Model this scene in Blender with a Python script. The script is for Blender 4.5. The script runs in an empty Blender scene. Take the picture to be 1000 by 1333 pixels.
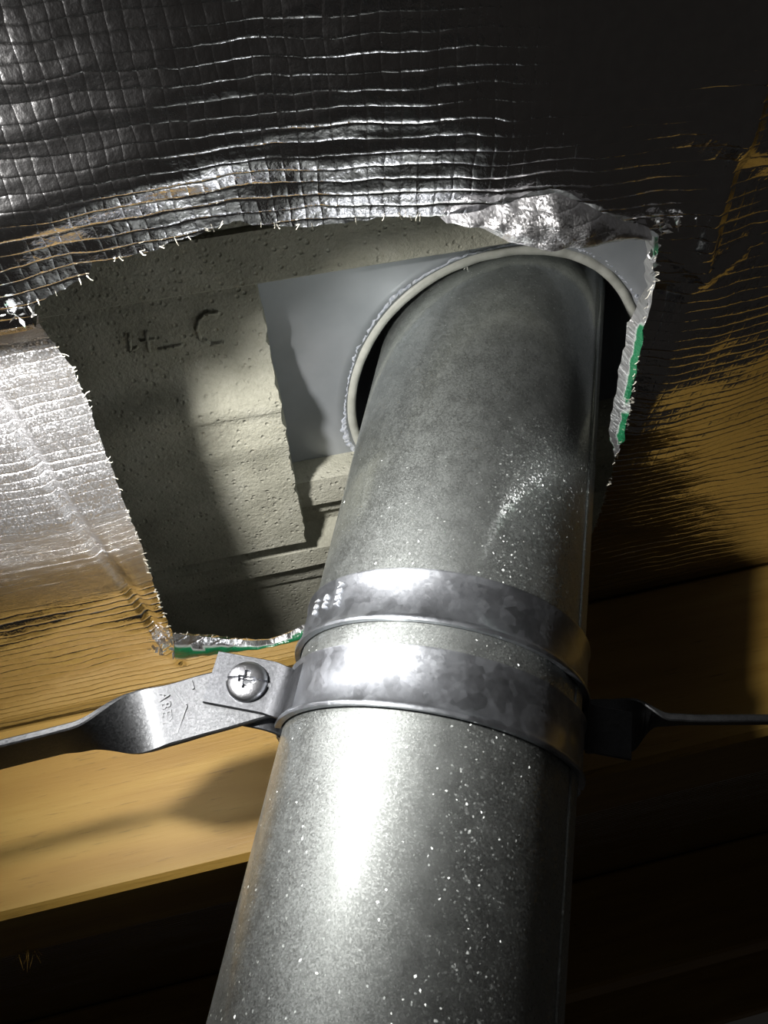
import bpy, bmesh, math, random
from mathutils import Vector, Matrix, noise
random.seed(7)

# ------------------------------------------------------------------ camera
Z0 = 1.5                                   # height of the lens above the joists
F_PX = 1050.0
MW = Matrix(((0.9828727793576866, 0.15535071705250517, -0.0991325088402835),
             (-0.001321199184901022, 0.543855653014375, 0.8391777422674064),
             (0.18428063932602964, -0.8246739861275971, 0.5347461664883719)))   # (right, down, forward) -> world
CAM = Vector((0, -0.2810868957, Z0))
scene = bpy.context.scene
col = scene.collection
cd = bpy.data.cameras.new('camera'); cam = bpy.data.objects.new('camera', cd); col.objects.link(cam)
cd.sensor_width = 36; cd.lens = F_PX / 1333 * 36; cd.clip_start = 0.005
R = Matrix.Identity(4)
for i in range(3):
    R[i][0] = MW[i][0]; R[i][1] = -MW[i][1]; R[i][2] = -MW[i][2]; R[i][3] = CAM[i]
cam.matrix_world = R
scene.camera = cam

# ------------------------------------------------------------------ world, torch, exposure
w = bpy.data.worlds.new('world'); scene.world = w; w.use_nodes = True
w.node_tree.nodes['Background'].inputs['Color'].default_value = (1.0, 0.9, 0.8, 1)
w.node_tree.nodes['Background'].inputs['Strength'].default_value = 0.009
TORCH = Vector((-0.140, -0.195, Z0 + 0.086))
TORCH_AIM = Vector((-0.01, 0.03, Z0 + 0.25))
ld = bpy.data.lights.new('torch', 'SPOT'); lo = bpy.data.objects.new('torch_light', ld); col.objects.link(lo)
ld.energy = 4.7; ld.color = (1.0, 0.97, 0.92); ld.shadow_soft_size = 0.011
ld.spot_size = math.radians(142); ld.spot_blend = 1.0
lo.location = TORCH
lo.rotation_euler = (TORCH_AIM - TORCH).to_track_quat('-Z', 'Y').to_euler()
vs = scene.view_settings
vs.view_transform = 'Standard'; vs.look = 'None'; vs.gamma = 1; vs.use_curve_mapping = False
vs.exposure = 0.0

# ------------------------------------------------------------------ measuring: the roof frame
UC = Vector((0.91744403, -0.01066538, 0.39772189)).normalized()     # up the rafters
UA = Vector((0.07579204, 0.98601999, -0.14839184)); UA = (UA - UC * UA.dot(UC)).normalized()   # along the courses
UN = UC.cross(UA).normalized()
if UN.z < 0: UN = -UN
HOLE = Vector((0, 0, Z0 + 0.27469564))                                # pipe axis through the flashing
def RP(off): return HOLE + UN * off
FOIL = -0.088
def ray(x, y): return MW @ Vector(((x - 500) / F_PX, (y - 666.5) / F_PX, 1))
def on_roof(x, y, off):
    r = ray(x, y); return CAM + r * (UN.dot(RP(off) - CAM) / UN.dot(r))
def uv_of(P, off):
    d = P - RP(off); return d.dot(UC), d.dot(UA)
def uvpt(u, v, off): return RP(off) + UC * u + UA * v
def on_y(x, y, Y):
    r = ray(x, y); return CAM + r * ((Y - CAM.y) / r.y)

def smooth(e0, e1, x):
    t = max(0, min(1, (x - e0) / (e1 - e0))); return t * t * (3 - 2 * t)

# ------------------------------------------------------------------ materials
def mat(name):
    m = bpy.data.materials.new(name); m.use_nodes = True
    nt = m.node_tree; return m, nt, nt.nodes['Principled BSDF']
def N(nt, t, **kw):
    n = nt.nodes.new(t)
    for k, v in kw.items():
        if k in n.inputs: n.inputs[k].default_value = v
        else: setattr(n, k, v)
    return n
def ramp(nt, fac, stops):
    r = nt.nodes.new('ShaderNodeValToRGB'); e = r.color_ramp.elements
    while len(e) < len(stops): e.new(0.5)
    for el, (p, c) in zip(e, stops): el.position = p; el.color = c
    nt.links.new(fac, r.inputs['Fac']); return r
def g(v): return (v, v, v, 1)
def math_node(nt, op, a, b=None):
    m = nt.nodes.new('ShaderNodeMath'); m.operation = op
    for i, x in enumerate((a, b)):
        if x is None: continue
        if hasattr(x, 'links'): nt.links.new(x, m.inputs[i])
        else: m.inputs[i].default_value = x
    return m.outputs[0]
def jitter_normal(nt, vec, scale, k, base=None):
    """crystal facets: each Voronoi cell leans its own way"""
    vo = N(nt, 'ShaderNodeTexVoronoi', Scale=scale); nt.links.new(vec, vo.inputs['Vector'])
    s = N(nt, 'ShaderNodeVectorMath', operation='SUBTRACT'); nt.links.new(vo.outputs['Color'], s.inputs[0]); s.inputs[1].default_value = (.5, .5, .5)
    m = N(nt, 'ShaderNodeVectorMath', operation='SCALE'); nt.links.new(s.outputs[0], m.inputs[0])
    if hasattr(k, 'links'): nt.links.new(k, m.inputs['Scale'])
    else: m.inputs['Scale'].default_value = k
    if base is None: base = N(nt, 'ShaderNodeNewGeometry').outputs['Normal']
    a = N(nt, 'ShaderNodeVectorMath', operation='ADD'); nt.links.new(base, a.inputs[0]); nt.links.new(m.outputs[0], a.inputs[1])
    nn = N(nt, 'ShaderNodeVectorMath', operation='NORMALIZE'); nt.links.new(a.outputs[0], nn.inputs[0])
    return nn.outputs[0], vo
def objco(nt): return N(nt, 'ShaderNodeTexCoord').outputs['Object']

def galvanised(name, base, rough, cell, k, fine=0.25, sheen=.3, sheen_rough=.16, sparkle=0.0, patch=False):
    """zinc coat: a broad dull lobe from the crystals and a narrower polished one over it"""
    m, nt, p = mat(name); co = objco(nt)
    n1, vo = jitter_normal(nt, co, cell, k)
    n2, _ = jitter_normal(nt, co, cell * 3.1, fine, n1)
    nt.links.new(n2, p.inputs['Normal'])
    no = N(nt, 'ShaderNodeTexNoise', Scale=160.0, Detail=4.0); nt.links.new(co, no.inputs['Vector'])
    sep = N(nt, 'ShaderNodeSeparateColor'); nt.links.new(vo.outputs['Color'], sep.inputs[0])
    mx = math_node(nt, 'ADD', math_node(nt, 'MULTIPLY', no.outputs['Fac'], .6), math_node(nt, 'MULTIPLY', sep.outputs[0], .4))
    r = ramp(nt, mx, [(.3, (base[0]*.8, base[1]*.8, base[2]*.8, 1)), (.7, (base[0], base[1], base[2], 1))])
    nt.links.new(r.outputs[0], p.inputs['Base Color'])
    rr = ramp(nt, mx, [(.3, g(rough * .9)), (.7, g(rough * 1.1))]); nt.links.new(rr.outputs[0], p.inputs['Roughness'])
    p.inputs['Metallic'].default_value = 1
    q = nt.nodes.new('ShaderNodeBsdfPrincipled'); q.inputs['Metallic'].default_value = 1; q.inputs['Roughness'].default_value = sheen_rough
    nt.links.new(r.outputs[0], q.inputs['Base Color'])
    vo2 = N(nt, 'ShaderNodeTexVoronoi', Scale=cell * .85); nt.links.new(co, vo2.inputs['Vector'])
    sp = N(nt, 'ShaderNodeSeparateColor'); nt.links.new(vo2.outputs['Color'], sp.inputs[0])
    # crystals that stand askew and glint; on the pipe most are massed right of its face to place the glints there
    frac = 0.0
    if patch:
        sx = N(nt, 'ShaderNodeSeparateXYZ'); nt.links.new(co, sx.inputs[0])
        wob = N(nt, 'ShaderNodeTexNoise', Scale=40.0, Detail=3.0); nt.links.new(co, wob.inputs['Vector'])
        xx = math_node(nt, 'ADD', sx.outputs[0], math_node(nt, 'MULTIPLY', math_node(nt, 'SUBTRACT', wob.outputs['Fac'], .5), .022))
        lim = N(nt, 'ShaderNodeMapRange'); lim.inputs['From Min'].default_value = .004; lim.inputs['From Max'].default_value = .026; nt.links.new(xx, lim.inputs['Value'])
        hi = N(nt, 'ShaderNodeMapRange'); hi.inputs['From Min'].default_value = Z0 + .200; hi.inputs['From Max'].default_value = Z0 + .178; nt.links.new(math_node(nt, 'SUBTRACT', sx.outputs[2], math_node(nt, 'MULTIPLY', sx.outputs[0], .35)), hi.inputs['Value'])
        fr_ = N(nt, 'ShaderNodeMapRange'); fr_.inputs['From Min'].default_value = .0; fr_.inputs['From Max'].default_value = -.005; nt.links.new(sx.outputs[1], fr_.inputs['Value'])
        frac = math_node(nt, 'ADD', .015, math_node(nt, 'MULTIPLY', math_node(nt, 'MULTIPLY', math_node(nt, 'MULTIPLY', lim.outputs[0], hi.outputs[0]), fr_.outputs[0]), .95))
    sel = math_node(nt, 'LESS_THAN', sp.outputs[1], frac)
    kk = math_node(nt, 'ADD', k * .3, math_node(nt, 'MULTIPLY', sel, sparkle))
    nt.links.new(math_node(nt, 'ADD', sheen_rough, math_node(nt, 'MULTIPLY', sel, .22)), q.inputs['Roughness'])
    n3, _ = jitter_normal(nt, co, cell * .85, kk); nt.links.new(n3, q.inputs['Normal'])
    ms = nt.nodes.new('ShaderNodeMixShader'); ms.inputs[0].default_value = sheen
    nt.links.new(p.outputs[0], ms.inputs[1]); nt.links.new(q.outputs[0], ms.inputs[2])
    nt.links.new(ms.outputs[0], nt.nodes['Material Output'].inputs['Surface'])
    return m
M_PIPE = galvanised('galvanised_pipe', (.50, .53, .525), .60, 2100, .14, .18, .40, .125, 1.4, True)
M_BAND = galvanised('galvanised_band', (.47, .495, .54), .50, 260, .03, .08, .33, .2, .25)
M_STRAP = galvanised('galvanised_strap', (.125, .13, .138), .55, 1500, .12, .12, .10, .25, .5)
M_EAR = galvanised('galvanised_ear', (.115, .12, .13), .55, 900, .06, .12, .12, .25, .3)  # coloured darker than the band to hold down the torch's glare on the ears

def screw_metal():
    m, nt, p = mat('zinc_screw'); p.inputs['Metallic'].default_value = 1
    p.inputs['Base Color'].default_value = (.42, .43, .46, 1); p.inputs['Roughness'].default_value = .33
    co = objco(nt); no = N(nt, 'ShaderNodeTexNoise', Scale=900.0, Detail=3.0); nt.links.new(co, no.inputs['Vector'])
    b = N(nt, 'ShaderNodeBump', Strength=.25, Distance=.0004); nt.links.new(no.outputs['Fac'], b.inputs['Height']); nt.links.new(b.outputs[0], p.inputs['Normal'])
    return m
M_SCREW = screw_metal()
def letter_metal():  # raised letters in a paler, duller metal than the band so they read
    m, nt, p = mat('pale_letter_metal'); p.inputs['Metallic'].default_value = .5; p.inputs['Roughness'].default_value = .5
    co = objco(nt); no = N(nt, 'ShaderNodeTexNoise', Scale=600.0, Detail=2.0); nt.links.new(co, no.inputs['Vector'])
    r = ramp(nt, no.outputs['Fac'], [(.3, (.62, .65, .70, 1)), (.7, (.80, .82, .86, 1))]); nt.links.new(r.outputs[0], p.inputs['Base Color'])
    return m
M_LETTER = letter_metal()

def foil_mat():
    """aluminium foil laminate over a 4 mm scrim of threads; green on its back"""
    m, nt, p = mat('foil_laminate'); p.inputs['Metallic'].default_value = 1
    at = N(nt, 'ShaderNodeAttribute', attribute_name='sheet')           # u, v on the sheet in metres, frost
    no = N(nt, 'ShaderNodeTexNoise', Scale=55.0, Detail=3.0); nt.links.new(at.outputs['Vector'], no.inputs['Vector'])
    wv = N(nt, 'ShaderNodeVectorMath', operation='SUBTRACT'); nt.links.new(no.outputs['Color'], wv.inputs[0]); wv.inputs[1].default_value = (.5, .5, .5)
    ws = N(nt, 'ShaderNodeVectorMath', operation='SCALE'); nt.links.new(wv.outputs[0], ws.inputs[0]); ws.inputs['Scale'].default_value = .004
    wa = N(nt, 'ShaderNodeVectorMath', operation='ADD'); nt.links.new(at.outputs['Vector'], wa.inputs[0]); nt.links.new(ws.outputs[0], wa.inputs[1])
    sx = N(nt, 'ShaderNodeSeparateXYZ'); nt.links.new(wa.outputs[0], sx.inputs[0])
    s0 = N(nt, 'ShaderNodeSeparateXYZ'); nt.links.new(at.outputs['Vector'], s0.inputs[0])
    def thread(axis, pitch, sharp):
        a = math_node(nt, 'MULTIPLY', sx.outputs[axis], math.pi / pitch)
        s = math_node(nt, 'ABSOLUTE', math_node(nt, 'SINE', a))
        return math_node(nt, 'POWER', math_node(nt, 'SUBTRACT', 1.0, s), sharp)
    tv = thread(1, .0037, 3.4); tu = thread(0, .0040, 3.0)
    # long threads stand out more in some places than in others
    big = N(nt, 'ShaderNodeTexNoise', Scale=38.0, Detail=2.0); 
    mp = N(nt, 'ShaderNodeMapping'); mp.inputs['Scale'].default_value = (.35, 2.2, 1); nt.links.new(at.outputs['Vector'], mp.inputs['Vector']); nt.links.new(mp.outputs[0], big.inputs['Vector'])
    hv = math_node(nt, 'MULTIPLY', tv, math_node(nt, 'ADD', .15, math_node(nt, 'MULTIPLY', 1.9, math_node(nt, 'POWER', big.outputs['Fac'], 3.0))))
    hu = math_node(nt, 'MULTIPLY', tu, .14)
    h = math_node(nt, 'ADD', hv, hu)
    cr = N(nt, 'ShaderNodeTexNoise', Scale=330.0, Detail=3.0, Roughness=.6); nt.links.new(at.outputs['Vector'], cr.inputs['Vector'])
    h = math_node(nt, 'ADD', h, math_node(nt, 'MULTIPLY', cr.outputs['Fac'], .55))
    b = N(nt, 'ShaderNodeBump', Strength=.6, Distance=.0006); nt.links.new(h, b.inputs['Height'])
    fr = math_node(nt, 'MULTIPLY', s0.outputs[2], .55)
    nn, _ = jitter_normal(nt, at.outputs['Vector'], 2600, fr, b.outputs[0])
    nt.links.new(nn, p.inputs['Normal'])
    geo = N(nt, 'ShaderNodeNewGeometry')
    bk = N(nt, 'ShaderNodeAttribute', attribute_name='green')
    r = ramp(nt, cr.outputs['Fac'], [(.3, (.80, .80, .83, 1)), (.7, (.90, .90, .92, 1))])
    gn = N(nt, 'ShaderNodeMix', data_type='RGBA'); nt.links.new(bk.outputs['Fac'], gn.inputs['Factor'])
    nt.links.new(r.outputs[0], gn.inputs['A']); gn.inputs['B'].default_value = (.008, .11, .045, 1)
    nt.links.new(gn.outputs['Result'], p.inputs['Base Color'])
    nt.links.new(math_node(nt, 'SUBTRACT', 1.0, bk.outputs['Fac']), p.inputs['Metallic'])
    ro = math_node(nt, 'ADD', .13, math_node(nt, 'MULTIPLY', s0.outputs[2], .36))
    nt.links.new(ro, p.inputs['Roughness'])
    return m
M_FOIL = foil_mat()

def fibre_mat():
    m, nt, p = mat('glass_scrim_fibre'); p.inputs['Base Color'].default_value = (.72, .70, .60, 1); p.inputs['Roughness'].default_value = .5
    return m
M_FIBRE = fibre_mat()

def concrete_mat():
    m, nt, p = mat('concrete_tile'); co = objco(nt)
    n1 = N(nt, 'ShaderNodeTexNoise', Scale=45.0, Detail=5.0); nt.links.new(co, n1.inputs['Vector'])
    n2 = N(nt, 'ShaderNodeTexNoise', Scale=480.0, Detail=5.0, Roughness=.6); nt.links.new(co, n2.inputs['Vector'])
    n3 = N(nt, 'ShaderNodeTexNoise', Scale=900.0, Detail=2.0); nt.links.new(co, n3.inputs['Vector'])
    r = ramp(nt, math_node(nt, 'ADD', math_node(nt, 'MULTIPLY', n1.outputs['Fac'], .65), math_node(nt, 'MULTIPLY', n2.outputs['Fac'], .35)),
             [(.32, (.31, .305, .25, 1)), (.5, (.43, .425, .35, 1)), (.68, (.53, .525, .45, 1))])
    nt.links.new(r.outputs[0], p.inputs['Base Color']); p.inputs['Roughness'].default_value = .85
    vp = N(nt, 'ShaderNodeTexVoronoi', Scale=430.0); nt.links.new(co, vp.inputs['Vector'])
    vs_ = N(nt, 'ShaderNodeSeparateColor'); nt.links.new(vp.outputs['Color'], vs_.inputs[0])
    hole_ = ramp(nt, vp.outputs['Distance'], [(.18, g(0)), (.42, g(1))])          # scattered air pits
    pit = math_node(nt, 'MAXIMUM', hole_.outputs[0], math_node(nt, 'GREATER_THAN', vs_.outputs[0], .28))
    h = math_node(nt, 'ADD', pit, math_node(nt, 'ADD', math_node(nt, 'MULTIPLY', n2.outputs['Fac'], 1.3), math_node(nt, 'MULTIPLY', n3.outputs['Fac'], .5)))
    b = N(nt, 'ShaderNodeBump', Strength=.8, Distance=.0007); nt.links.new(h, b.inputs['Height']); nt.links.new(b.outputs[0], p.inputs['Normal'])
    return m
M_TILE = concrete_mat()

def flash_mat():
    m, nt, p = mat('grey_sheet_metal'); co = objco(nt)
    n1 = N(nt, 'ShaderNodeTexNoise', Scale=30.0, Detail=4.0); nt.links.new(co, n1.inputs['Vector'])
    n2 = N(nt, 'ShaderNodeTexNoise', Scale=170.0, Detail=4.0); nt.links.new(co, n2.inputs['Vector'])
    r = ramp(nt, n1.outputs['Fac'], [(.3, (.30, .325, .35, 1)), (.7, (.41, .43, .46, 1))]); nt.links.new(r.outputs[0], p.inputs['Base Color'])
    p.inputs['Roughness'].default_value = .42; p.inputs['Metallic'].default_value = .25
    b = N(nt, 'ShaderNodeBump', Strength=.35, Distance=.002); nt.links.new(n1.outputs['Fac'], b.inputs['Height']); nt.links.new(b.outputs[0], p.inputs['Normal'])
    return m
M_FLASH = flash_mat()
def crust_mat():
    m, nt, p = mat('sealant_crust'); co = objco(nt)
    n2 = N(nt, 'ShaderNodeTexNoise', Scale=700.0, Detail=4.0); nt.links.new(co, n2.inputs['Vector'])
    r = ramp(nt, n2.outputs['Fac'], [(.35, (.38, .42, .50, 1)), (.65, (.68, .71, .78, 1))]); nt.links.new(r.outputs[0], p.inputs['Base Color'])
    p.inputs['Roughness'].default_value = .5
    b = N(nt, 'ShaderNodeBump', Strength=.9, Distance=.0008); nt.links.new(n2.outputs['Fac'], b.inputs['Height']); nt.links.new(b.outputs[0], p.inputs['Normal'])
    return m
M_CRUST = crust_mat()
def rim_mat():
    m, nt, p = mat('pale_collar_rim'); p.inputs['Roughness'].default_value = .45
    co = objco(nt); n2 = N(nt, 'ShaderNodeTexNoise', Scale=260.0, Detail=3.0); nt.links.new(co, n2.inputs['Vector'])
    r = ramp(nt, n2.outputs['Fac'], [(.3, (.40, .41, .37, 1)), (.7, (.50, .51, .47, 1))]); nt.links.new(r.outputs[0], p.inputs['Base Color'])
    return m
M_RIM = rim_mat()

def pine_mat():
    m, nt, p = mat('pine'); co = objco(nt)
    mp = N(nt, 'ShaderNodeMapping'); mp.inputs['Scale'].default_value = (1.5, 16, 16); nt.links.new(co, mp.inputs['Vector'])
    n1 = N(nt, 'ShaderNodeTexNoise', Scale=4.0, Detail=3.0, Distortion=.6); nt.links.new(mp.outputs[0], n1.inputs['Vector'])
    mp2 = N(nt, 'ShaderNodeMapping'); mp2.inputs['Scale'].default_value = (9, 120, 120); nt.links.new(co, mp2.inputs['Vector'])
    n2 = N(nt, 'ShaderNodeTexNoise', Scale=6.0, Detail=4.0, Roughness=.6); nt.links.new(mp2.outputs[0], n2.inputs['Vector'])
    r = ramp(nt, n1.outputs['Fac'], [(.3, (.255, .142, .024, 1)), (.5, (.32, .192, .038, 1)), (.7, (.375, .242, .056, 1))])
    fl = ramp(nt, n2.outputs['Fac'], [(.30, g(.60)), (.40, g(1))])
    mx = N(nt, 'ShaderNodeMix', data_type='RGBA', blend_type='MULTIPLY'); mx.inputs['Factor'].default_value = 1
    nt.links.new(r.outputs[0], mx.inputs['A']); nt.links.new(fl.outputs[0], mx.inputs['B'])
    nt.links.new(mx.outputs['Result'], p.inputs['Base Color']); p.inputs['Roughness'].default_value = .55
    b = N(nt, 'ShaderNodeBump', Strength=.3, Distance=.0006); nt.links.new(n2.outputs['Fac'], b.inputs['Height']); nt.links.new(b.outputs[0], p.inputs['Normal'])
    return m
M_PINE = pine_mat()

# ------------------------------------------------------------------ object helpers
def mesh_obj(name, verts, faces, m, parent=None, smooth_=True):
    me = bpy.data.meshes.new(name); me.from_pydata([tuple(v) for v in verts], [], faces); me.update()
    me.materials.append(m)
    if smooth_: me.polygons.foreach_set('use_smooth', [True] * len(me.polygons))
    o = bpy.data.objects.new(name, me); col.objects.link(o)
    if parent: o.parent = parent; o.location = -parent.location      # vertices are in world metres
    return o
def bm_obj(name, bm, m, parent=None, smooth_=False):
    me = bpy.data.meshes.new(name); bmesh.ops.recalc_face_normals(bm, faces=bm.faces); bm.to_mesh(me); bm.free(); me.materials.append(m)
    if smooth_: me.polygons.foreach_set('use_smooth', [True] * len(me.polygons))
    o = bpy.data.objects.new(name, me); col.objects.link(o)
    if parent: o.parent = parent; o.location = -parent.location
    return o
def thing(name, label, cat, loc, group=None):
    o = bpy.data.objects.new(name, None); col.objects.link(o); o.location = loc; o.empty_display_size = .02
    tag(o, label, cat, group); return o
def tag(o, label, cat, group=None, kind=None):
    o['label'] = label; o['category'] = cat
    if group: o['group'] = group
    if kind: o['kind'] = kind
def sharp_edges(o, deg=35):
    me = o.data; bm = bmesh.new(); bm.from_mesh(me)
    for e in bm.edges:
        if len(e.link_faces) == 2 and e.calc_face_angle(0) > math.radians(deg): e.smooth = False
    for f in bm.faces: f.smooth = True
    bm.to_mesh(me); bm.free()
def loft(rings, close_ring=True, caps=True):
    """skin a list of equally long vertex rings"""
    V = []; Fc = []; n = len(rings[0])
    for r in rings: V += r
    for i in range(len(rings) - 1):
        for j in range(n if close_ring else n - 1):
            k = (j + 1) % n
            Fc.append((i*n + j, i*n + k, (i+1)*n + k, (i+1)*n + j))
    if caps and close_ring:
        Fc.append(tuple(range(n - 1, -1, -1))); Fc.append(tuple((len(rings) - 1) * n + j for j in range(n)))
    return V, Fc

# ================================================================== STRUCTURE
# ---- rafters ------------------------------------------------------
RV = uv_of(on_roof(500, 837.5, FOIL), FOIL)[1]
def timber(name, v0, u0, u1, depth=.083, thick=.045, off=FOIL - .0008, mtl=M_PINE):
    bm = bmesh.new()
    nseg = 24
    x = [u0 + (u1 - u0) * i / nseg for i in range(nseg + 1)]
    ch = .0025
    prof = [(ch, 0), (thick - ch, 0), (thick, -ch), (thick, -depth + ch), (thick - ch, -depth), (ch, -depth), (0, -depth + ch), (0, -ch)]
    rings = []
    for xx in x:
        rings.append([bm.verts.new((xx, a, b)) for a, b in prof])
    for r0, r1 in zip(rings, rings[1:]):
        for j in range(8): bm.faces.new((r0[j], r0[(j+1) % 8], r1[(j+1) % 8], r1[j]))
    bm.faces.new(rings[0]); bm.faces.new(rings[-1][::-1])
    o = bm_obj(name, bm, mtl); sharp_edges(o, 20)
    mw = Matrix.Identity(4); P = RP(off) + UA * v0
    for i in range(3):
        mw[i][0] = UC[i]; mw[i][1] = UA[i]; mw[i][2] = UN[i]; mw[i][3] = P[i]
    o.matrix_world = mw
    return o
r1 = timber('rafter', RV, -1.2, 1.2)
tag(r1, 'lit yellow pine rafter running behind the pipe just under the foil', 'rafter', kind='structure')
r2 = timber('rafter', RV + .45, -1.4, 1.4)
tag(r2, 'farther pine rafter, dim in the dark below right of the pipe', 'rafter', kind='structure')
r3 = timber('rafter', RV + .90, -1.6, 1.6)
tag(r3, 'farthest pine rafter, barely visible at the bottom right', 'rafter', kind='structure')

RGRP = 'pine rafters under the foil'
for o in (r1, r2, r3): o['group'] = RGRP
# splinters hanging off the lower edge of the near rafter
def splinters():
    bm = bmesh.new(); rr = random.Random(3)
    for i in range(16):
        A = on_roof(14 + rr.uniform(-16, 16), 1218 + rr.uniform(-4, 3), FOIL - .083); A = RP(FOIL - .0835) + UC * (A - RP(FOIL)).dot(UC) + UA * (RV + .040 + rr.uniform(-.004, .004))
        d = (UC * rr.uniform(-.9, .5) - UN * rr.uniform(.3, 1) + UA * rr.uniform(-.4, .6)).normalized(); B = A + d * rr.uniform(.003, .009)
        s_ = d.cross(UA).normalized() * .0003; t_ = d.cross(s_).normalized() * .0003
        r0 = [bm.verts.new(A - d * .002 + q) for q in (s_, t_, -s_, -t_)]; tip = bm.verts.new(B)
        for j in range(4): bm.faces.new((r0[j], r0[(j+1) % 4], tip))
    o = bm_obj('wood_splinters', bm, M_PINE); o['kind'] = 'stuff'; bpy.context.view_layer.update()
    o.parent = r1; o.matrix_parent_inverse = r1.matrix_world.inverted()
splinters()

# ---- the foil sheet -----------------------------------------------
VC = [(-.40, -.095), (-.17, -.128), (-.115, -.140), (-.063, -.143), (-.03, -.138), (-.007, -.129), (.02, -.117), (.05, -.10), (.4, .05)]
def vc(u):
    for (a, b), (c_, d_) in zip(VC, VC[1:]):
        if u <= c_:
            t = max(0, (u - a) / (c_ - a)); t = t; return b + (d_ - b) * t
    return VC[-1][1]
def bump1(x, c_, s): return math.exp(-((x - c_) / s) ** 2)
def plateau(x, a, b, e): return smooth(a - e, a + e, x) * (1 - smooth(b - e, b + e, x))
def wslope(u, v):
    """slope of the sheet along the course direction: it lifts in folds toward the cut"""
    s = v - vc(u)
    k = smooth(-.34, -.2, u) * (1 - smooth(.0, .035, u))
    r = smooth(-.10, -.05, u)                      # the outer fold belongs to the right half
    l = 1 - smooth(-.11, -.08, u)
    ko = smooth(-.02, .015, u) * (1 - smooth(.03, .06, u))
    return .55 * ko * plateau(s, -.030, -.023, .002) + k * ( .20 * plateau(s, -.018, .012, .003) + .26 * l * smooth(-.165, -.145, u) * plateau(s, -.012, -.004, .003) + .48 * r * plateau(s, .013, .020, .002))
def axis(fine0, fine1, step, lo_, hi, grow=1.25):
    xs = []; x = fine0; s = step
    while x > lo_: s *= grow; x -= s; xs.append(x)
    xs = xs[::-1]; n = int(round((fine1 - fine0) / step))
    xs += [fine0 + (fine1 - fine0) * i / n for i in range(n + 1)]
    x = fine1; s = step
    while x < hi: s *= grow; x += s; xs.append(x)
    return xs
US = axis(-.30, .24, .0016, -1.5, 1.5); VS = axis(-.27, .12, .0016, -1.0, 1.6)
# crease of the left flap, in sheet coordinates
CR0 = uv_of(on_roof(0, 545, FOIL), FOIL); CR1 = uv_of(on_roof(213, 832, FOIL), FOIL)
def crease_side(u, v):
    dx, dy = CR1[0] - CR0[0], CR1[1] - CR0[1]; L_ = math.hypot(dx, dy)
    return ((u - CR0[0]) * -dy + (v - CR0[1]) * dx) / -L_        # positive toward the opening
def vseg(P, A, B):
    ax, ay = A; bx, by = B; dx, dy = bx - ax, by - ay
    t = max(0, min(1, ((P[0] - ax) * dx + (P[1] - ay) * dy) / (dx * dx + dy * dy)))
    return math.hypot(P[0] - ax - t * dx, P[1] - ay - t * dy)
VAL0 = uv_of(on_roof(905, 0, FOIL), FOIL); VAL1 = uv_of(on_roof(852, 262, FOIL), FOIL)
CREASES = []
for (p, q, amp) in [((905, 0), (852, 262), .0010), ((970, 60), (922, 250), .0006), ((925, 235), (800, 330), -.0006), ((668, 175), (650, 262), .0006),
                    ((860, 300), (905, 262), .0011), ((760, 235), (856, 292), .0012), ((862, 240), (856, 300), .0014)]:
    CREASES.append((uv_of(on_roof(*p, FOIL), FOIL), uv_of(on_roof(*q, FOIL), FOIL), amp))
import bisect
def build_w():
    W = []
    for u in US:
        colw = []; acc = 0.0; prev = VS[0]
        for v in VS:
            vm = (v + prev) / 2; acc += wslope(u, vm) * (v - prev); prev = v
            # undo the leftover sag beyond the opening so that the sheet lies on the rafter
            colw.append(acc)
        W.append(colw)
    for i, u in enumerate(US):
        for j, v in enumerate(VS):
            x = W[i][j]
            back = smooth(-.10, .06, v)
            x = x * (1 - back)
            # the torn left flap rides up at its head and comes down to the rafter
            k = (1 - smooth(-.150, -.128, u)) * smooth(-.42, -.22, u)
            x += k * .016 * smooth(-.1135, -.1085, v) * (1 - smooth(-.112, -.01, v))
            # strip between crease and cut edge bends away
            if u < -.1 and v < .07:
                cs = crease_side(u, v)
                x += .16 * max(0, cs) * (1 - smooth(.045, .068, v)) * smooth(-.108, -.07, v) * k
                x += .0024 * bump1(cs, 0, .0016) * smooth(-.1, -.08, v) * k
            if -.3 < u < .25 and -.27 < v < .12:
                x += .0011 * noise.noise((u * 34, v * 60, 3.1)) * (1 - smooth(.06, .1, v))
                x += .00030 * noise.noise((u * 110, v * 300, 8.2)) + .00014 * noise.noise((u * 420, v * 420, 1.2))
                kc = (1 - smooth(-.07, .0, u)) * (1 - smooth(-.150, -.130, v)) 
                if kc > 0: x += kc * (.0007 * noise.noise((u * 14, v * 150 + u * 12, 5.7)) + .0003 * noise.noise((u * 60, v * 330, 2.7)))
                for A, B, amp in CREASES:
                    d = vseg((u, v), A, B)
                    if d < .006: x += -amp * bump1(d, 0, .0016)
            # the sheet hangs in a valley along the long crease on the right
            uc = VAL0[0] + (VAL1[0] - VAL0[0]) * (v - VAL0[1]) / (VAL1[1] - VAL0[1])
            du = u - uc
            tent = max(0, 1 + du / .125) if du < 0 else max(0, 1 - du / .26)
            tent = (tent * tent / .9 if tent < .45 else tent - .225) / .775
            x -= .035 * tent * (1 - smooth(-.10, .06, v)) * smooth(-.6, -.24, v)
            x -= .015 * smooth(-.7, -.22, v) * (1 - smooth(-.115, .02, v)) * (1 - smooth(-.06, .04, u))
            # upper left the sheet tips toward the lamp
            x += -.05 * max(-.16, min(0, u + .075)) * (1 - smooth(-.175, -.145, v)) * smooth(-.5, -.26, v)
            # soft billow right of the opening
            x += .006 * bump1(u, .10, .05) * bump1(v, -.06, .06) - .004 * bump1(u, .13, .04) * bump1(v, .03, .03)
            x *= 1 - smooth(RV - .022, RV - .004, v)
            W[i][j] = x
    return W
W = build_w()
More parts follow.
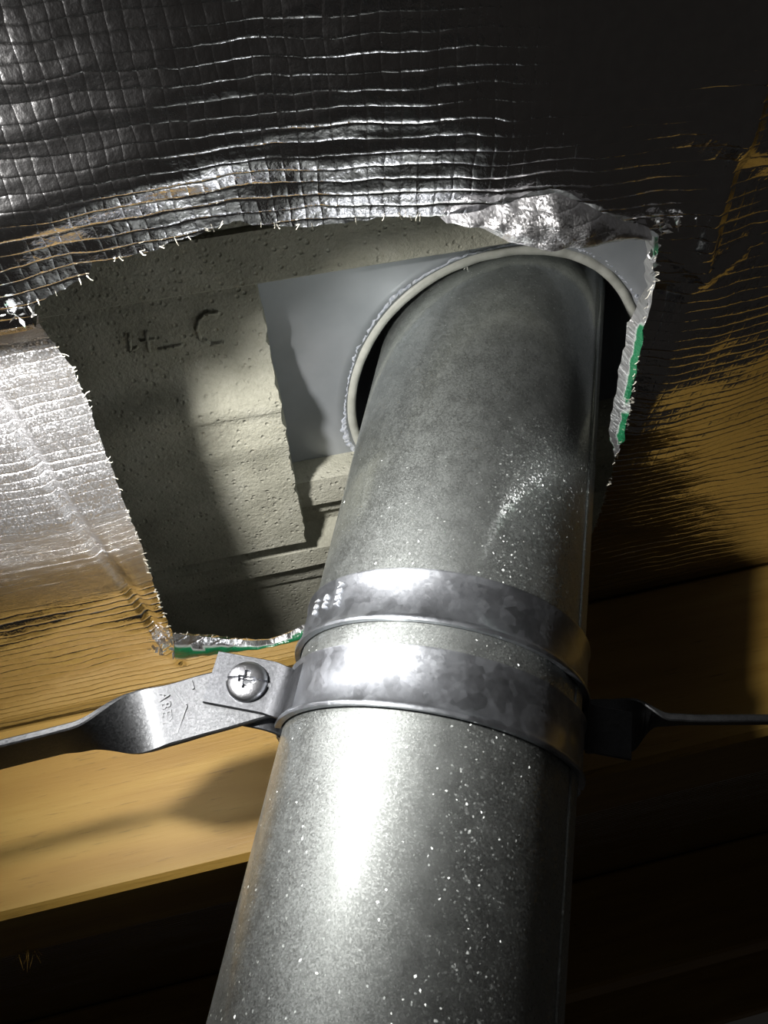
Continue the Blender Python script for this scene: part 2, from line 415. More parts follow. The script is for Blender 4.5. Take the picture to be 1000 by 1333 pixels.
def w_at(u, v):
    i = max(0, min(len(US) - 2, bisect.bisect(US, u) - 1)); j = max(0, min(len(VS) - 2, bisect.bisect(VS, v) - 1))
    a = (u - US[i]) / (US[i+1] - US[i]); b = (v - VS[j]) / (VS[j+1] - VS[j])
    return (W[i][j]*(1-a)*(1-b) + W[i+1][j]*a*(1-b) + W[i][j+1]*(1-a)*b + W[i+1][j+1]*a*b)
def on_foil(x, y):
    u, v = uv_of(on_roof(x, y, FOIL), FOIL)
    for _ in range(12):
        o = FOIL + w_at(u, v); nu, nv = uv_of(on_roof(x, y, o), o); u, v = (u + nu) / 2, (v + nv) / 2
    return u, v
OPEN_PX = [(40, 402), (62, 388), (90, 372), (116, 360), (120, 343), (150, 338), (175, 331), (205, 325), (222, 314), (260, 304), (290, 293), (312, 286),
           (325, 292), (345, 294), (400, 295), (440, 292), (470, 287), (500, 283), (575, 281), (640, 280), (720, 274), (790, 284), (846, 298),
           (858, 305), (851, 350), (854, 366), (838, 430), (828, 485), (812, 570), (803, 592), (795, 620), (784, 660), (773, 690), (764, 708),
           (735, 738), (600, 770), (450, 803), (400, 814), (370, 826), (345, 833), (300, 830), (255, 826), (224, 824),
           (210, 790), (200, 760), (188, 722), (176, 690), (160, 650), (148, 615), (135, 585), (124, 555), (118, 530), (105, 505), (95, 480), (80, 460), (66, 440), (52, 425), (44, 411)]
OPEN = [on_foil(*p) for p in OPEN_PX]
# ragged subdivision of the cut
RAG = []
for k, (A, B) in enumerate(zip(OPEN, OPEN[1:] + OPEN[:1])):
    n = max(1, int(math.hypot(B[0]-A[0], B[1]-A[1]) / .0012))
    for i in range(n):
        t = i / n; u = A[0] + (B[0]-A[0])*t; v = A[1] + (B[1]-A[1])*t
        RAG.append((u + random.uniform(-1, 1) * .00035, v + random.uniform(-1, 1) * .00035))
def inside(P, poly):
    x, y = P; r = False; j = len(poly) - 1
    for i in range(len(poly)):
        xi, yi = poly[i]; xj, yj = poly[j]
        if (yi > y) != (yj > y) and x < (xj - xi) * (y - yi) / (yj - yi) + xi: r = not r
        j = i
    return r
umin, umax = min(p[0] for p in RAG), max(p[0] for p in RAG); vmin, vmax = min(p[1] for p in RAG), max(p[1] for p in RAG)
foil = thing('foil_sarking', 'silver reflective foil sheet under the roof, cut open around the pipe', 'foil sheet', uvpt(0, 0, FOIL))
def frost_at(u, v):
    k = (1 - smooth(-.145, -.12, u)) * smooth(-.115, -.10, v) * (1 - smooth(-.03, .015, v))
    return k
def build_foil():
    nu, nv = len(US), len(VS)
    uv = [(u, v) for u in US for v in VS]
    ins = [False] * (nu * nv)
    for i, u in enumerate(US):
        if not umin <= u <= umax: continue
        for j, v in enumerate(VS):
            if vmin <= v <= vmax: ins[i*nv+j] = inside((u, v), RAG)
    faces = []
    for i in range(nu - 1):
        for j in range(nv - 1):
            q = (i*nv+j, (i+1)*nv+j, (i+1)*nv+j+1, i*nv+j+1)
            s = sum(ins[k] for k in q)
            if s == 4 or s == 3: continue
            faces.append(q)
    used = set(k for f in faces for k in f)
    # boundary verts of the cut: pull onto the ragged outline
    cnt = {}
    for f in faces:
        for a, b in zip(f, f[1:] + f[:1]):
            e = (min(a, b), max(a, b)); cnt[e] = cnt.get(e, 0) + 1
    bnd = set(k for e, c_ in cnt.items() if c_ == 1 for k in e)
    for k in bnd:
        u, v = uv[k]
        if not (umin - .004 < u < umax + .004 and vmin - .004 < v < vmax + .004): continue
        b = min(RAG, key=lambda p: (p[0]-u)**2 + (p[1]-v)**2); uv[k] = b
    remap = {k: n for n, k in enumerate(sorted(used))}
    V = []; att = []
    for k in sorted(used):
        u, v = uv[k]; V.append(uvpt(u, v, FOIL + w_at(u, v))); att.append((u, v, frost_at(u, v)))
    o = mesh_obj('sheet', V, [tuple(remap[k] for k in f) for f in faces], M_FOIL, foil)
    at = o.data.attributes.new('sheet', 'FLOAT_VECTOR', 'POINT'); at.data.foreach_set('vector', [c_ for a in att for c_ in a])
    o.data.attributes.new('green', 'FLOAT', 'POINT')
    return o
build_foil()

def ribbon(name, A, B, nacross, bulge, green, frost, parent, crumple=.0006, step=.0012):
    """a strip of sheet between two edges given as world points (polylines of equal length)"""
    def dense(L_):
        out = []
        for p, q in zip(L_, L_[1:]):
            n = 10
            for i in range(n): out.append(p.lerp(q, i / n))
        out.append(L_[-1]); return out
    A, B = dense(A), dense(B); V = []; att = []; gr = []; n = nacross
    for i, (p, q) in enumerate(zip(A, B)):
        for j in range(n + 1):
            t = j / n; P = p.lerp(q, t)
            P = P - UN * (bulge * math.sin(math.pi * t)) + UN * crumple * noise.noise((P.x * 260, P.y * 260, P.z * 260)) * 2 + UC * crumple * noise.noise((P.x * 200 + 9, P.y * 200, P.z * 200))
            V.append(P); u, v = uv_of(P, FOIL); att.append((u, v, frost)); gr.append(green(i / (len(A) - 1), t, P))
    Fc = []
    for i in range(len(A) - 1):
        for j in range(n): Fc.append((i*(n+1)+j, (i+1)*(n+1)+j, (i+1)*(n+1)+j+1, i*(n+1)+j+1))
    o = mesh_obj(name, V, Fc, M_FOIL, parent)
    at = o.data.attributes.new('sheet', 'FLOAT_VECTOR', 'POINT'); at.data.foreach_set('vector', [c_ for a in att for c_ in a])
    ga = o.data.attributes.new('green', 'FLOAT', 'POINT'); ga.data.foreach_set('value', gr)
    return o
def F3(x, y, d=0.0):
    u, v = on_foil(x, y); return on_roof(x, y, FOIL + w_at(u, v) + d)
# the flap folded over the top right of the cut: frosted side out
fa = [F3(572, 283, -.001), F3(620, 274, -.001), (F3(665, 263, -.001)), F3(722, 250, -.001), F3(765, 268, -.001), F3(806, 285, -.001), F3(846, 297, -.001)]
fb = [F3(585, 286, -.001), F3(632, 299, -.004), F3(662, 315, -.007), F3(716, 326, -.009), F3(752, 323, -.008), F3(800, 316, -.005), F3(841, 312, -.002)]
ribbon('folded_flap', fa, fb, 14, .003, lambda s, t, P: 0.0, .8, foil)
# curled lip along the right of the cut: green back showing
ra = [F3(*p, -.0005) for p in [(858, 303), (851, 350), (854, 366), (838, 430), (828, 485), (812, 570), (803, 592)]]
rb = [F3(*p, .006) for p in [(843, 306), (840, 352), (843, 372), (818, 420), (804, 490), (793, 560), (800, 594)]]
ribbon('curled_lip', ra, rb, 8, .0015, lambda s, t, P: 1.0 if (noise.noise((P.x*70, P.y*70, P.z*70 + 5)) + .9 * (t < .55) * (.48 < s < .9 or .27 < s < .36 or s < .09)) > .45 else 0.0, .7, foil, .0007)
# folded strip along the bottom of the cut: green back showing
ba = [F3(*p, -.001) for p in [(225, 826), (258, 828), (300, 832), (345, 834), (372, 826), (402, 810)]]
bb = [F3(*p, -.004) for p in [(228, 858), (258, 856), (300, 850), (345, 843), (372, 838), (402, 829)]]
ribbon('folded_strip', ba, bb, 8, .002, lambda s, t, P: 1.0 if t > .38 - .15 * s + .12 * noise.noise((P.x*150, P.y*150, 2)) and t < .95 else 0.0, .3, foil, .0004)

# frayed scrim threads along the cut
def fray():
    bm = bmesh.new()
    n = len(RAG)
    for k in range(n):
        if random.random() > .34: continue
        u, v = RAG[k]; un, vn = RAG[(k + 1) % n]
        P = uvpt(u, v, FOIL + w_at(u, v) - .0003)
        tx, ty = un - u, vn - v; L_ = math.hypot(tx, ty) or 1; ix, iy = -ty / L_, tx / L_
        if not inside((u + ix * .002, v + iy * .002), RAG): ix, iy = -ix, -iy
        ln = random.uniform(.0004, .0015) * (1.6 if random.random() < .08 else 1)
        d = (UC * (ix + random.uniform(-.7, .7)) + UA * (iy + random.uniform(-.7, .7)) + UN * random.uniform(-.5, .4)).normalized()
        d2 = (d + Vector((random.uniform(-.6, .6), random.uniform(-.6, .6), random.uniform(-.6, .6)))).normalized()
        pts = [P - d * .0008, P + d * ln * .5, P + d * ln * .5 + d2 * ln * .5]; r = random.uniform(.00007, .00015)
        side = d.cross(UN).normalized() * r; up = UN * r
        rings = [[bm.verts.new(p + side), bm.verts.new(p - side * .5 + up), bm.verts.new(p - side * .5 - up)] for p in pts]
        for r0, r1_ in zip(rings, rings[1:]):
            for j in range(3): bm.faces.new((r0[j], r0[(j+1) % 3], r1_[(j+1) % 3], r1_[j]))
    o = bm_obj('frayed_threads', bm, M_FIBRE, foil); o['kind'] = 'stuff'
fray()
# crumpled knots of torn foil at the corners of the cut
def knot(px, n, size, spread):
    c0 = F3(*px, -.0015); V = []; Fc = []; att = []
    for i in range(n):
        p = c0 + UC * random.gauss(0, spread[0]) + UA * random.gauss(0, spread[1]) - UN * random.uniform(0, .003)
        a_ = Vector((random.gauss(0, 1), random.gauss(0, 1), random.gauss(0, 1))).normalized(); b_ = a_.cross(Vector((random.gauss(0, 1), random.gauss(0, 1), random.gauss(0, 1)))).normalized()
        s = size * random.uniform(.5, 1.3); k = len(V)
        V += [p - a_ * s, p + b_ * s * .5 + UN * s * .3, p + a_ * s, p - b_ * s * .5 - UN * s * .2]; Fc += [(k, k+1, k+2), (k, k+2, k+3)]
    o = mesh_obj('torn_scrap', V, Fc, M_FOIL, foil, False); o['kind'] = 'stuff'
    at = o.data.attributes.new('sheet', 'FLOAT_VECTOR', 'POINT'); at.data.foreach_set('vector', [c_ for p in V for c_ in (*uv_of(p, FOIL), .5)])
    ga = o.data.attributes.new('green', 'FLOAT', 'POINT'); ga.data.foreach_set('value', [1.0 if random.random() < .1 else 0.0 for _ in V])
knot((212, 838), 26, .0020, (.0022, .003)); knot((866, 296), 16, .0013, (.003, .0012)); knot((14, 410), 12, .0015, (.003, .0012)); knot((848, 345), 8, .0015, (.0005, .003))

# ---- concrete roof tiles ------------------------------------------
def tile(name, label, prof, u0, u1, thick, rag_edge=0.0, edge_slope=(0, 0), nu=90, group=None):
    """underside profile (v, off) swept up the slope; u1 may lean with v (edge_slope: du at first v, du at last v)"""
    P = []
    for (a, oa), (b, ob) in zip(prof, prof[1:]):
        n = max(2, int((b - a) / .0025))
        for i in range(n):
            t = i / n; P.append((a + (b - a) * t, oa + (ob - oa) * t))
    P.append(prof[-1])
    nvp = len(P); V = []; Fc = []
    def u_end(k): t = k / (nvp - 1); return u1 + edge_slope[0] + (edge_slope[1] - edge_slope[0]) * t
    for i in range(nu + 1):
        for k, (v, off) in enumerate(P):
            ue = u_end(k) + rag_edge * noise.noise((v * 240, 4.4, u1 * 50)) + rag_edge * .6 * noise.noise((v * 700, 1.4, u1 * 50))
            t = 1 - (1 - i / nu) ** 1.6; u = u0 + (ue - u0) * t
            vv = v
            if k == 0: vv = v + rag_edge * (noise.noise((u * 200, 7.7, 0)) + .6 * noise.noise((u * 620, 7.7, 3)))
            z = off + .0005 * noise.noise((u * 60, v * 60, 2.2))
            if i == nu: z += .0012
            V.append(uvpt(u, vv, z))
    for i in range(nu):
        for k in range(nvp - 1):
            Fc.append((i*nvp+k, i*nvp+k+1, (i+1)*nvp+k+1, (i+1)*nvp+k))
    nb = len(V)
    top = max(o for _, o in P) + thick
    loop = [i*nvp for i in range(nu + 1)] + [nu*nvp + k for k in range(1, nvp)] + [i*nvp + nvp - 1 for i in range(nu - 1, -1, -1)] + [k for k in range(nvp - 2, 0, -1)]
    for k in loop:
        u, v = uv_of(V[k], 0); V.append(uvpt(u, v, top))
    m_ = len(loop)
    for i in range(m_): Fc.append((loop[i], loop[(i+1) % m_], nb + (i+1) % m_, nb + i))
    Fc.append(tuple(nb + i for i in range(m_)))
    o = mesh_obj(name, V, Fc, M_TILE); sharp_edges(o, 40)
    tag(o, label, 'roof tile', 'concrete roof tiles above the foil'); return o
T1 = -.027
def tv(x, y, off): return uv_of(on_roof(x, y, off), off)
# main tile: its right end runs (335,370) -> (398,705)
T2 = T1 + .011
VLOW = (tv(345, 366, T2)[1] + tv(640, 322, T2)[1]) / 2
e0 = tv(335, 368, T1 + .011); e1 = tv(399, 707, T1)
main = tile('roof_tile', 'large concrete roof tile with marks moulded into its underside, left of the pipe',
            [(VLOW - .006, T1 + .0125), (VLOW + .001, T1 + .0118), (e0[1] + .004, T1 + .011), (e0[1] + .032, T1 + .0105), (e0[1] + .040, T1 + .009), (e0[1] + .050, T1 + .002), (e0[1] + .056, T1 + .001), (e0[1] + .0585, T1 + .0022), (e0[1] + .075, T1 + .0005), (e0[1] + .085, T1 + .002), (e1[1], T1 + .001)],
            -.40, e0[0], .012, .0014, (0, e1[0] - e0[0]))
# upper tile: strip along the top of the opening
vlow = VLOW
upper = tile('roof_tile', 'concrete roof tile with a grooved rib along the top of the opening',
             [(-.30, T2), (vlow - .024, T2), (vlow - .0236, T2 + .003), (vlow - .0222, T2 + .003), (vlow - .0218, T2 - .0005), (vlow - .0005, T2 - .0005), (vlow, T2)],
             -.42, .14, .012, .0010)
# lower tile: interlocking ribs under the main tile
T3 = -.016
h0 = tv(430, 622, T3)[1]
lower = tile('roof_tile', 'concrete roof tile with stepped interlocking ribs at the lower end of the opening',
             [(h0, T3), (h0 + .016, T3 - .001), (h0 + .0165, T3 + .004), (h0 + .027, T3 + .004), (h0 + .0275, T3 + .007), (h0 + .036, T3 + .007), (h0 + .046, T3 - .004), (h0 + .058, T3 - .005),
              (h0 + .0585, T3 - .0015), (h0 + .075, T3 + .001), (h0 + .0755, T3 + .003), (h0 + .13, T3 + .006), (h0 + .30, T3 + .006)],
             -.40, .30, .012, .0004)
# moulded marks on the main tile underside
def mark(strokes):
    bm = bmesh.new()
    for a, b, wd in strokes:
        A = on_roof(*a, T1 + .0105); B = on_roof(*b, T1 + .0105); d = (B - A).normalized(); s = d.cross(UN).normalized() * wd; up = UN * .0010
        lo_ = [A - d*wd - s, A - d*wd + s, B + d*wd + s, B + d*wd - s]; hi = [p*1 - up for p in [A - d*wd*.4 - s*.4, A - d*wd*.4 + s*.4, B + d*wd*.4 + s*.4, B + d*wd*.4 - s*.4]]
        vl = [bm.verts.new(p + UN * .001) for p in lo_]; vh = [bm.verts.new(p) for p in hi]
        bm.faces.new(vh)
        for j in range(4): bm.faces.new((vl[j], vl[(j+1) % 4], vh[(j+1) % 4], vh[j]))
    o = bm_obj('moulded_mark', bm, M_TILE, smooth_=True); o.parent = main; return o
mark([((168, 436), (170, 456), .0010), ((170, 456), (178, 452), .0009)])
mark([((190, 432), (194, 456), .0010), ((184, 443), (200, 441), .0008)])
mark([((208, 454), (235, 449), .0011)])
arc = [(282, 407), (268, 408), (259, 416), (256, 428), (261, 441), (274, 448), (290, 446)]
mark([(a, b, .0011) for a, b in zip(arc, arc[1:])])

# ---- roof flashing with the flue hole -----------------------------
flash = thing('roof_flashing', 'grey sheet-metal roof flashing with a round hole for the pipe', 'flashing', HOLE)
HC = HOLE + UC * .004 + UA * .0185; HR = .0705
def hole_pt(t, r, dz=0.0):
    r = r * (1 + .006 * math.sin(3 * t + 1) + .004 * math.sin(5 * t))
    return HC + UC * (r * math.cos(t)) + UA * (r * math.sin(t)) + UN * dz
def build_flash():
    n = 160; V = []; Fc = []
    radii = [HR + .004, HR + .010, HR + .02, HR + .035, HR + .06, .19]
    for ri, r in enumerate(radii):
        for i in range(n):
            t = 2 * math.pi * i / n
            if ri < len(radii) - 1: P = hole_pt(t, r)
            else:
                c_, s_ = math.cos(t), math.sin(t); k = min(.20 / max(abs(c_), 1e-6), .17 / max(abs(s_), 1e-6)); P = HC + UC * k * c_ + UA * k * s_
            V.append(P + UN * (.0012 * noise.noise((P.x * 25, P.y * 25, 5.5)) if ri else 0))
    for ri in range(len(radii) - 1):
        for i in range(n):
            j = (i + 1) % n; Fc.append((ri*n+i, ri*n+j, (ri+1)*n+j, (ri+1)*n+i))
    o = mesh_obj('plate', V, Fc, M_FLASH, flash)
    md = o.modifiers.new('thickness', 'SOLIDIFY'); md.thickness = .0012; md.offset = 0
    # pale rolled rim round the hole
    prof = [(HR + .0048, .0004), (HR + .0042, -.0012), (HR + .0025, -.0018), (HR + .0006, -.0012), (HR, .0008), (HR + .0004, .004), (HR + .0012, .0045)]
    rings = [[hole_pt(2*math.pi*i/n, r, z + .0006 * noise.noise((math.cos(2*math.pi*i/n)*9, math.sin(2*math.pi*i/n)*9, 0))) for i in range(n)] for r, z in prof]
    V, Fc = loft(rings, True, False); mesh_obj('hole_rim', V, Fc, M_RIM, flash)
    # crust of dried sealant and swarf outside the rim
    m_ = 420; V = []; Fc = []; k = 5
    for i in range(m_):
        t = 2 * math.pi * i / m_
        wd = .0018 + .0060 * max(0, noise.noise((math.cos(t) * 2.6, math.sin(t) * 2.6, 1.0))) + .0022 * noise.noise((math.cos(t) * 30, math.sin(t) * 30, 1.0))
        for j in range(k):
            q = j / (k - 1); hgt = math.sin(math.pi * q) ** .7 * (.0006 + .0006 * noise.noise((math.cos(t) * 60, math.sin(t) * 60, j * 3.0)))
            V.append(hole_pt(t, HR + .0045 + wd * q, -.0002 - hgt + (.0006 if j in (0, k-1) else 0)))
    for i in range(m_):
        i2 = (i + 1) % m_
        for j in range(k - 1): Fc.append((i*k+j, i2*k+j, i2*k+j+1, i*k+j+1))
    mesh_obj('sealant_crust', V, Fc, M_CRUST, flash)
    # upstand going through the roof
    rings = [[hole_pt(2*math.pi*i/64, r, z) for i in range(64)] for r, z in [(HR + .0012, .0045), (HR + .003, .03), (HR + .004, .16), (.052, .20)]]
    V, Fc = loft(rings, True, False); o = mesh_obj('upstand', V, Fc, M_FLASH, flash)
    # a burr of curled swarf hanging from the rim
    bm = bmesh.new()
    for (a, b, r) in [((607, 338), (609, 352), .0004), ((609, 352), (613, 357), .0003), ((608, 345), (604, 351), .0003)]:
        A = on_roof(*a, -.001); B = on_roof(*b, -.001); d = (B - A).normalized(); s = d.cross(UN).normalized() * r; up = UN * r * .5
        r0 = [bm.verts.new(A + q) for q in (s, up, -s, -up)]; r1_ = [bm.verts.new(B + q * .6) for q in (s, up, -s, -up)]
        for j in range(4): bm.faces.new((r0[j], r0[(j+1) % 4], r1_[(j+1) % 4], r1_[j]))
        bm.faces.new(r1_); bm.faces.new(r0[::-1])
    bm_obj('swarf_burr', bm, M_RIM, flash)
build_flash()

# ================================================================== THE FLUE PIPE
PR = .0508
pipe = thing('flue_pipe', 'galvanised steel flue pipe rising through the hole in the roof', 'pipe', (0, 0, Z0 - .6))
def cpt(az, r, z): return Vector((r * math.sin(az), -r * math.cos(az), Z0 + z))
def build_pipe():
    n = 192; zs = [-.6 + i * .02 for i in range(60)] 
    rings = [[cpt(2*math.pi*i/n, PR + .00012 * noise.noise((math.cos(2*math.pi*i/n) * 1.6, math.sin(2*math.pi*i/n) * 1.6, z * 14)), z) for i in range(n)] for z in zs]
    V, Fc = loft(rings, True, False)
    rings2 = [[cpt(2*math.pi*i/n, PR - .0009, z) for i in range(n)] for z in (zs[-1], zs[0])]
    k = len(V); V2, F2 = loft(rings2, True, False); V += V2; Fc += [tuple(a + k for a in f) for f in F2]
    m_ = len(zs) - 1
    for i in range(n):
        j = (i + 1) % n; Fc.append((m_*n+i, m_*n+j, k+j, k+i)); Fc.append((k+n+i, k+n+j, j, i))
    o = mesh_obj('pipe_wall', V, Fc, M_PIPE, pipe); sharp_edges(o, 50)
    # longitudinal lock seam on the right
    a0 = math.radians(68); prof = [(-.0047, -.0002), (-.0045, .0006), (-.0040, .0008), (.0038, .0008), (.0046, .0005), (.0048, -.0002)]
    rings = [[cpt(a0 + s / PR, PR + h, z) for s, h in prof] for z in (-.6, -.3, 0, .15, .3, .45, .578)]
    V, Fc = loft(rings, True, True); o = mesh_obj('lock_seam', V, Fc, M_PIPE, pipe); sharp_edges(o, 30)
build_pipe()

# ================================================================== THE CLAMP
clamp = thing('pipe_clamp', 'galvanised two-band pipe clamp screwed around the flue pipe', 'clamp', (0, 0, Z0 + .08))
def band_profile(zb, zt, t=.0012, lip=.0009):
    """cross-section (r, z): flat band with rolled edges"""
    o = PR + .0006
    return [(o, zb), (o + lip + t, zb - .0002), (o + lip + t + .0003, zb + .0006), (o + lip + t, zb + .0014), (o + t, zb + .0026), (o + t, (zb + zt) / 2), (o + t, zt - .0022),
            (o + t + lip * .6, zt - .0010), (o + t + lip * .6, zt - .0003), (o + t * .5, zt), (o, zt)]
def build_band(name, zb, zt, a0, a1, label=None):
    n = 120; rings = []
    for i in range(n + 1):
        az = a0 + (a1 - a0) * i / n
        dn = .00035 * noise.noise((az * 2.2, zb * 40, 3))
        rings.append([cpt(az, r + dn * (r > PR + .001), z) for r, z in band_profile(zb, zt)])
    V, Fc = loft(rings, True, True); o = mesh_obj(name, V, Fc, M_BAND, clamp); sharp_edges(o, 55); return o
up_band = build_band('upper_band', .1085, .1272, math.radians(-93), math.radians(93))
low_band = build_band('lower_band', .0800, .1003, math.radians(-80), math.radians(86))
build_band('rear_upper_band', .1085, .1272, math.radians(95), math.radians(265))
build_band('rear_lower_band', .0800, .1003, math.radians(92), math.radians(268))
# tabs: the band turns outward at az -80 deg into a flat ear
def plate_sweep(path, half_fn, thick, name, m, parent):
    """vertical plate following a plan path [(x, y)], z range from half_fn(i)->(zb, zt)"""
    rings = []
    for i, (x, y) in enumerate(path):
        p0 = path[max(0, i - 1)]; p1 = path[min(len(path) - 1, i + 1)]
        tx, ty = p1[0] - p0[0], p1[1] - p0[1]; L_ = math.hypot(tx, ty); nx, ny = -ty / L_ * thick / 2, tx / L_ * thick / 2
        zb, zt = half_fn(i / (len(path) - 1)); e = .0003
        rings.append([Vector((x + nx, y + ny, Z0 + zb + e)), Vector((x + nx, y + ny, Z0 + zt - e)), Vector((x + nx*.4, y + ny*.4, Z0 + zt)), Vector((x - nx*.4, y - ny*.4, Z0 + zt)),
                      Vector((x - nx, y - ny, Z0 + zt - e)), Vector((x - nx, y - ny, Z0 + zb + e)), Vector((x - nx*.4, y - ny*.4, Z0 + zb)), Vector((x + nx*.4, y + ny*.4, Z0 + zb))])
    V, Fc = loft(rings, True, True); o = mesh_obj(name, V, Fc, m, parent); sharp_edges(o, 35); return o
def bez(p0, p1, p2, n): return [((1-t)**2*p0[0] + 2*t*(1-t)*p1[0] + t*t*p2[0], (1-t)**2*p0[1] + 2*t*(1-t)*p1[1] + t*t*p2[1]) for t in [i/n for i in range(n+1)]]
TY = -.0125
rb_ = PR + .0012; aa = math.radians(-62); s0 = (rb_ * math.sin(aa), -rb_ * math.cos(aa))
a2 = math.radians(-76); s1 = (rb_ * math.sin(a2), -rb_ * math.cos(a2))
path = [(rb_ * math.sin(math.radians(a)), -rb_ * math.cos(math.radians(a))) for a in (-60, -64, -68)] + bez((rb_ * math.sin(math.radians(-70)), -rb_ * math.cos(math.radians(-70))), (-.0515, TY), (-.0575, TY), 10) + [(-.062, TY), (-.070, TY), (-.0786, TY)]
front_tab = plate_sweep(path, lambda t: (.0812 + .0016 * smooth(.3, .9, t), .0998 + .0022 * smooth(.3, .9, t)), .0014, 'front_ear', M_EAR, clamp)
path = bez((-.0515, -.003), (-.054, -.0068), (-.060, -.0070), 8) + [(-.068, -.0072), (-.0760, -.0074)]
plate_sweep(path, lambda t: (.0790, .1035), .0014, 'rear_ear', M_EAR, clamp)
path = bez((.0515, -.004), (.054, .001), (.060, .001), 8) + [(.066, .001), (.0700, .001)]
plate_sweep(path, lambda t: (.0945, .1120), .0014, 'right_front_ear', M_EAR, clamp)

# screw: pan head with a slot and a cross recess
def screw():
    c0 = Vector((-.0653, TY - .0007, Z0 + .0924)); R_ = .0072; n = 64; V = []; Fc = []; idx = {}
    for i in range(n + 1):
        for j in range(n + 1):
            a, b = -1 + 2 * i / n, -1 + 2 * j / n
            # square to disc
            x = a * math.sqrt(1 - b * b / 2); y = b * math.sqrt(1 - a * a / 2); r = math.hypot(x, y)
            h = .0030 * math.sqrt(max(0, 1 - (r * .97) ** 2)) ** .8 + .0005
            # recess, turned slightly
            q = math.radians(-4); xr, yr = x * math.cos(q) - y * math.sin(q), x * math.sin(q) + y * math.cos(q)
            slot = (abs(yr) < .10)
            cross = (abs(xr) < .13 and abs(yr) < .46) or (abs(yr) < .15 and abs(xr) < .42)
            core = r < .22
            if slot: h -= .0014
            if cross: h -= .0019 * (1 - .45 * r)
            if core: h -= .0008
            idx[i, j] = len(V); V.append(c0 + Vector((x * R_, -h, y * R_)))
    for i in range(n):
        for j in range(n): Fc.append((idx[i, j], idx[i+1, j], idx[i+1, j+1], idx[i, j+1]))
    loop = [idx[i, 0] for i in range(n)] + [idx[n, j] for j in range(n)] + [idx[i, n] for i in range(n, 0, -1)] + [idx[0, j] for j in range(n, 0, -1)]
    k = len(V); V += [Vector((V[a].x, TY - .0006, V[a].z)) for a in loop]; m_ = len(loop)
    for i in range(m_): Fc.append((loop[i], k + i, k + (i+1) % m_, loop[(i+1) % m_]))
    o = mesh_obj('screw_head', V, Fc, M_SCREW, clamp); sharp_edges(o, 40); o['label'] = 'round combination-drive screw head'
    # shank and nut behind the ears
    rings = [[c0 + Vector((.0026 * math.cos(t), y, .0026 * math.sin(t))) for t in [2*math.pi*i/20 for i in range(20)]] for y in (.001, .0125, .0130)]
    V, Fc = loft(rings); mesh_obj('screw_shank', V, Fc, M_SCREW, clamp)
    cN = c0
    rings = [[cN + Vector((r * math.cos(t), y, r * math.sin(t))) for t in [2*math.pi*i/6 + .35 for i in range(6)]] for r, y in ((.0052, .0069), (.0055, .0073), (.0055, .0108), (.0050, .0112))]
    V, Fc = loft(rings); mesh_obj('hex_nut', V, Fc, M_SCREW, clamp, False)
screw()

# embossed lettering wrapped on the upper band
def text_mesh(body, size):
    cu = bpy.data.curves.new('lettering', 'FONT'); cu.body = body; cu.size = size; cu.extrude = .00035; cu.offset = .00008; cu.align_x = 'LEFT'; cu.resolution_u = 3; cu.space_character = 1.25
    o = bpy.data.objects.new('tmp', cu); col.objects.link(o); bpy.context.view_layer.update()
    me = bpy.data.meshes.new_from_object(o.evaluated_get(bpy.context.evaluated_depsgraph_get())); bpy.data.objects.remove(o)
    return me
def band_text(body, size, az, ztop):
    me = text_mesh(body, size)
    for v in me.vertices:
        x, y, z = v.co         # x runs down the band, y runs to the right
        v.co = cpt(math.radians(az) + y / PR, PR + .0020 + z, ztop - x)
    me.materials.append(M_LETTER); o = bpy.data.objects.new('embossed_lettering', me); col.objects.link(o); o.parent = clamp; o.location = -clamp.location; o['label'] = 'lettering stamped into the upper band'
band_text('ABEY', .0036, -47, .1252); band_text('CU', .0036, -55, .1222); band_text('100', .0036, -63, .1228)

# ================================================================== THE SUPPORT STRAPS
def strap(name, label, pts, parent_loc, wd, th):
    """pts: list of (centre Vector, half-width direction Vector, normal Vector, width scale) along the bar"""
    root = thing(name, label, 'strap', parent_loc, 'straps holding the clamp')
    rings = []
    for c0, wdir, nrm, ws in pts:
        a, b = wd / 2 * ws, th / 2; e = .0005
        rings.append([c0 + wdir * x + nrm * y for x, y in [(-a+e, -b), (a-e, -b), (a, -b+e), (a, b-e), (a-e, b), (-a+e, b), (-a, b-e), (-a, -b+e)]])
    V, Fc = loft(rings); o = mesh_obj('bar', V, Fc, M_STRAP, root); sharp_edges(o, 40); return root
def bar_path(P0, D, rolls, wd0):
    """straight bar from P0 along D (unit); rolls = [(distance, roll deg, width scale, sideways lift)]"""
    D = D.normalized(); out = []
    up = (Vector((0, 0, 1)) - D * D.z).normalized(); fr = D.cross(up).normalized()
    dist = []
    for (d0, r0, w0, l0), (d1, r1_, w1, l1) in zip(rolls, rolls[1:]):
        n = max(2, int((d1 - d0) / .0015)) if d1 - d0 < .08 else 12
        for i in range(n):
            t = i / n; q = t * t * (3 - 2 * t); dist.append((d0 + (d1 - d0) * t, r0 + (r1_ - r0) * q, w0 + (w1 - w0) * q, l0 + (l1 - l0) * q))
    dist.append(rolls[-1])
    for d, r, ws, l in dist:
        a = math.radians(r); wdir = up * math.cos(a) + fr * math.sin(a); nrm = D.cross(wdir).normalized()
        out.append((P0 + D * d + up * l, wdir, nrm, ws))
    return out
SY = -.0102
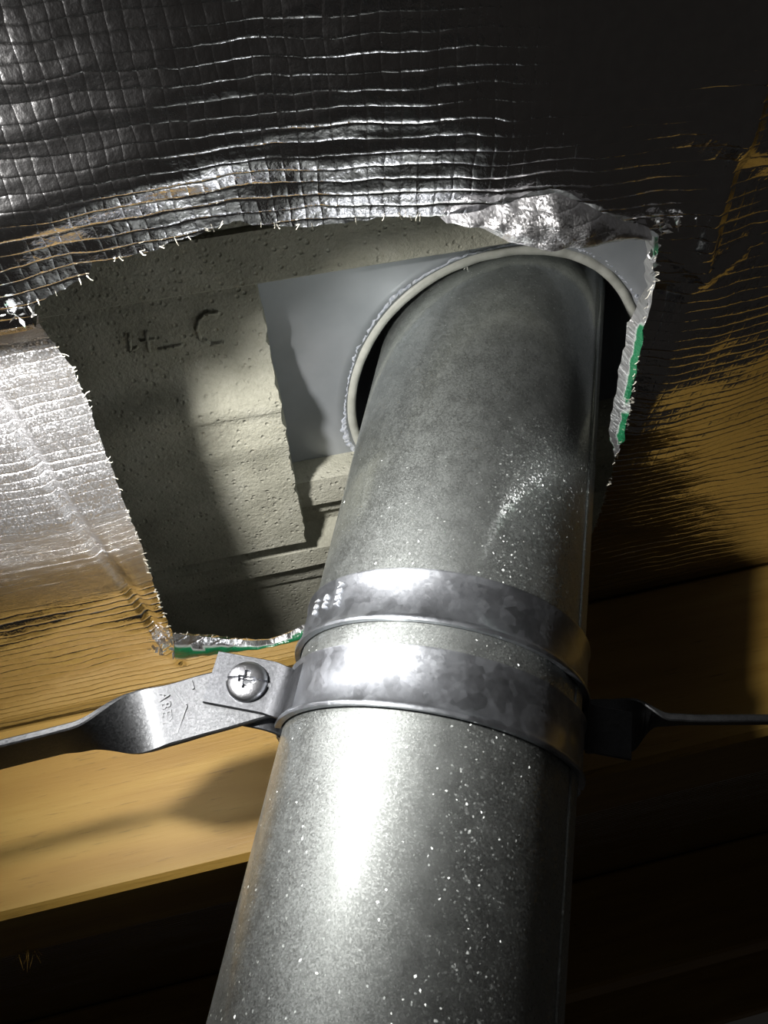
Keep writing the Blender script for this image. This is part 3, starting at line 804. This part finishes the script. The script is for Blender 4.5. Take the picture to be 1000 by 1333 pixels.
A = on_y(352, 896, SY); B = on_y(0, 983, SY)
D = (B - A).normalized()
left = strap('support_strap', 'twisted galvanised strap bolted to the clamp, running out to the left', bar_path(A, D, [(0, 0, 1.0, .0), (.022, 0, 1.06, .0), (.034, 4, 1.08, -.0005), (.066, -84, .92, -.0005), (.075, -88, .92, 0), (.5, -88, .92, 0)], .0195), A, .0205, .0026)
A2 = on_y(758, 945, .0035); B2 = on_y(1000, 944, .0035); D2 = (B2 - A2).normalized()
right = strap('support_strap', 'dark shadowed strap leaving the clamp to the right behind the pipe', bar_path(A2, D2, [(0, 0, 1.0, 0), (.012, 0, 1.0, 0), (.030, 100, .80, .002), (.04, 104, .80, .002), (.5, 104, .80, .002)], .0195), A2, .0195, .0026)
# stamped lettering and chevron on the left strap
def strap_text():
    me = text_mesh('ABEY', .0048)
    up = (Vector((0, 0, 1)) - D * D.z).normalized(); fr = D.cross(up).normalized()
    if fr.y > 0: fr = -fr
    P0 = A + D * .0375 + up * .0075
    # reads down the strap; letter tops toward the clamp
    for v in me.vertices:
        x, y, z = v.co; a = math.radians(4 + 6)
        v.co = P0 - up * (x * .95) - D * (y - 0) + fr * (.0013 + z)
    me.materials.append(M_STRAP); o = bpy.data.objects.new('embossed_lettering', me); col.objects.link(o); o.parent = left; o.location = -left.location; o['label'] = 'lettering stamped into the strap'
    bm = bmesh.new()
    for (a, b) in [((224, 893), (243, 918)), ((243, 918), (230, 955)), ((249, 886), (252, 897))]:
        p, q = on_y(*a, SY - .0016), on_y(*b, SY - .0016); d = (q - p).normalized(); s = d.cross(fr).normalized() * .0004
        v4 = [p + s, q + s, q - s, p - s]; lo_ = [bm.verts.new(x - fr * .0006) for x in v4]; hi = [bm.verts.new(x.lerp((p+q)/2, .02) + fr * .0003) for x in v4]
        bm.faces.new(hi); 
        for j in range(4): bm.faces.new((lo_[j], lo_[(j+1) % 4], hi[(j+1) % 4], hi[j]))
    bm_obj('stamped_chevron', bm, M_STRAP, left)
strap_text()
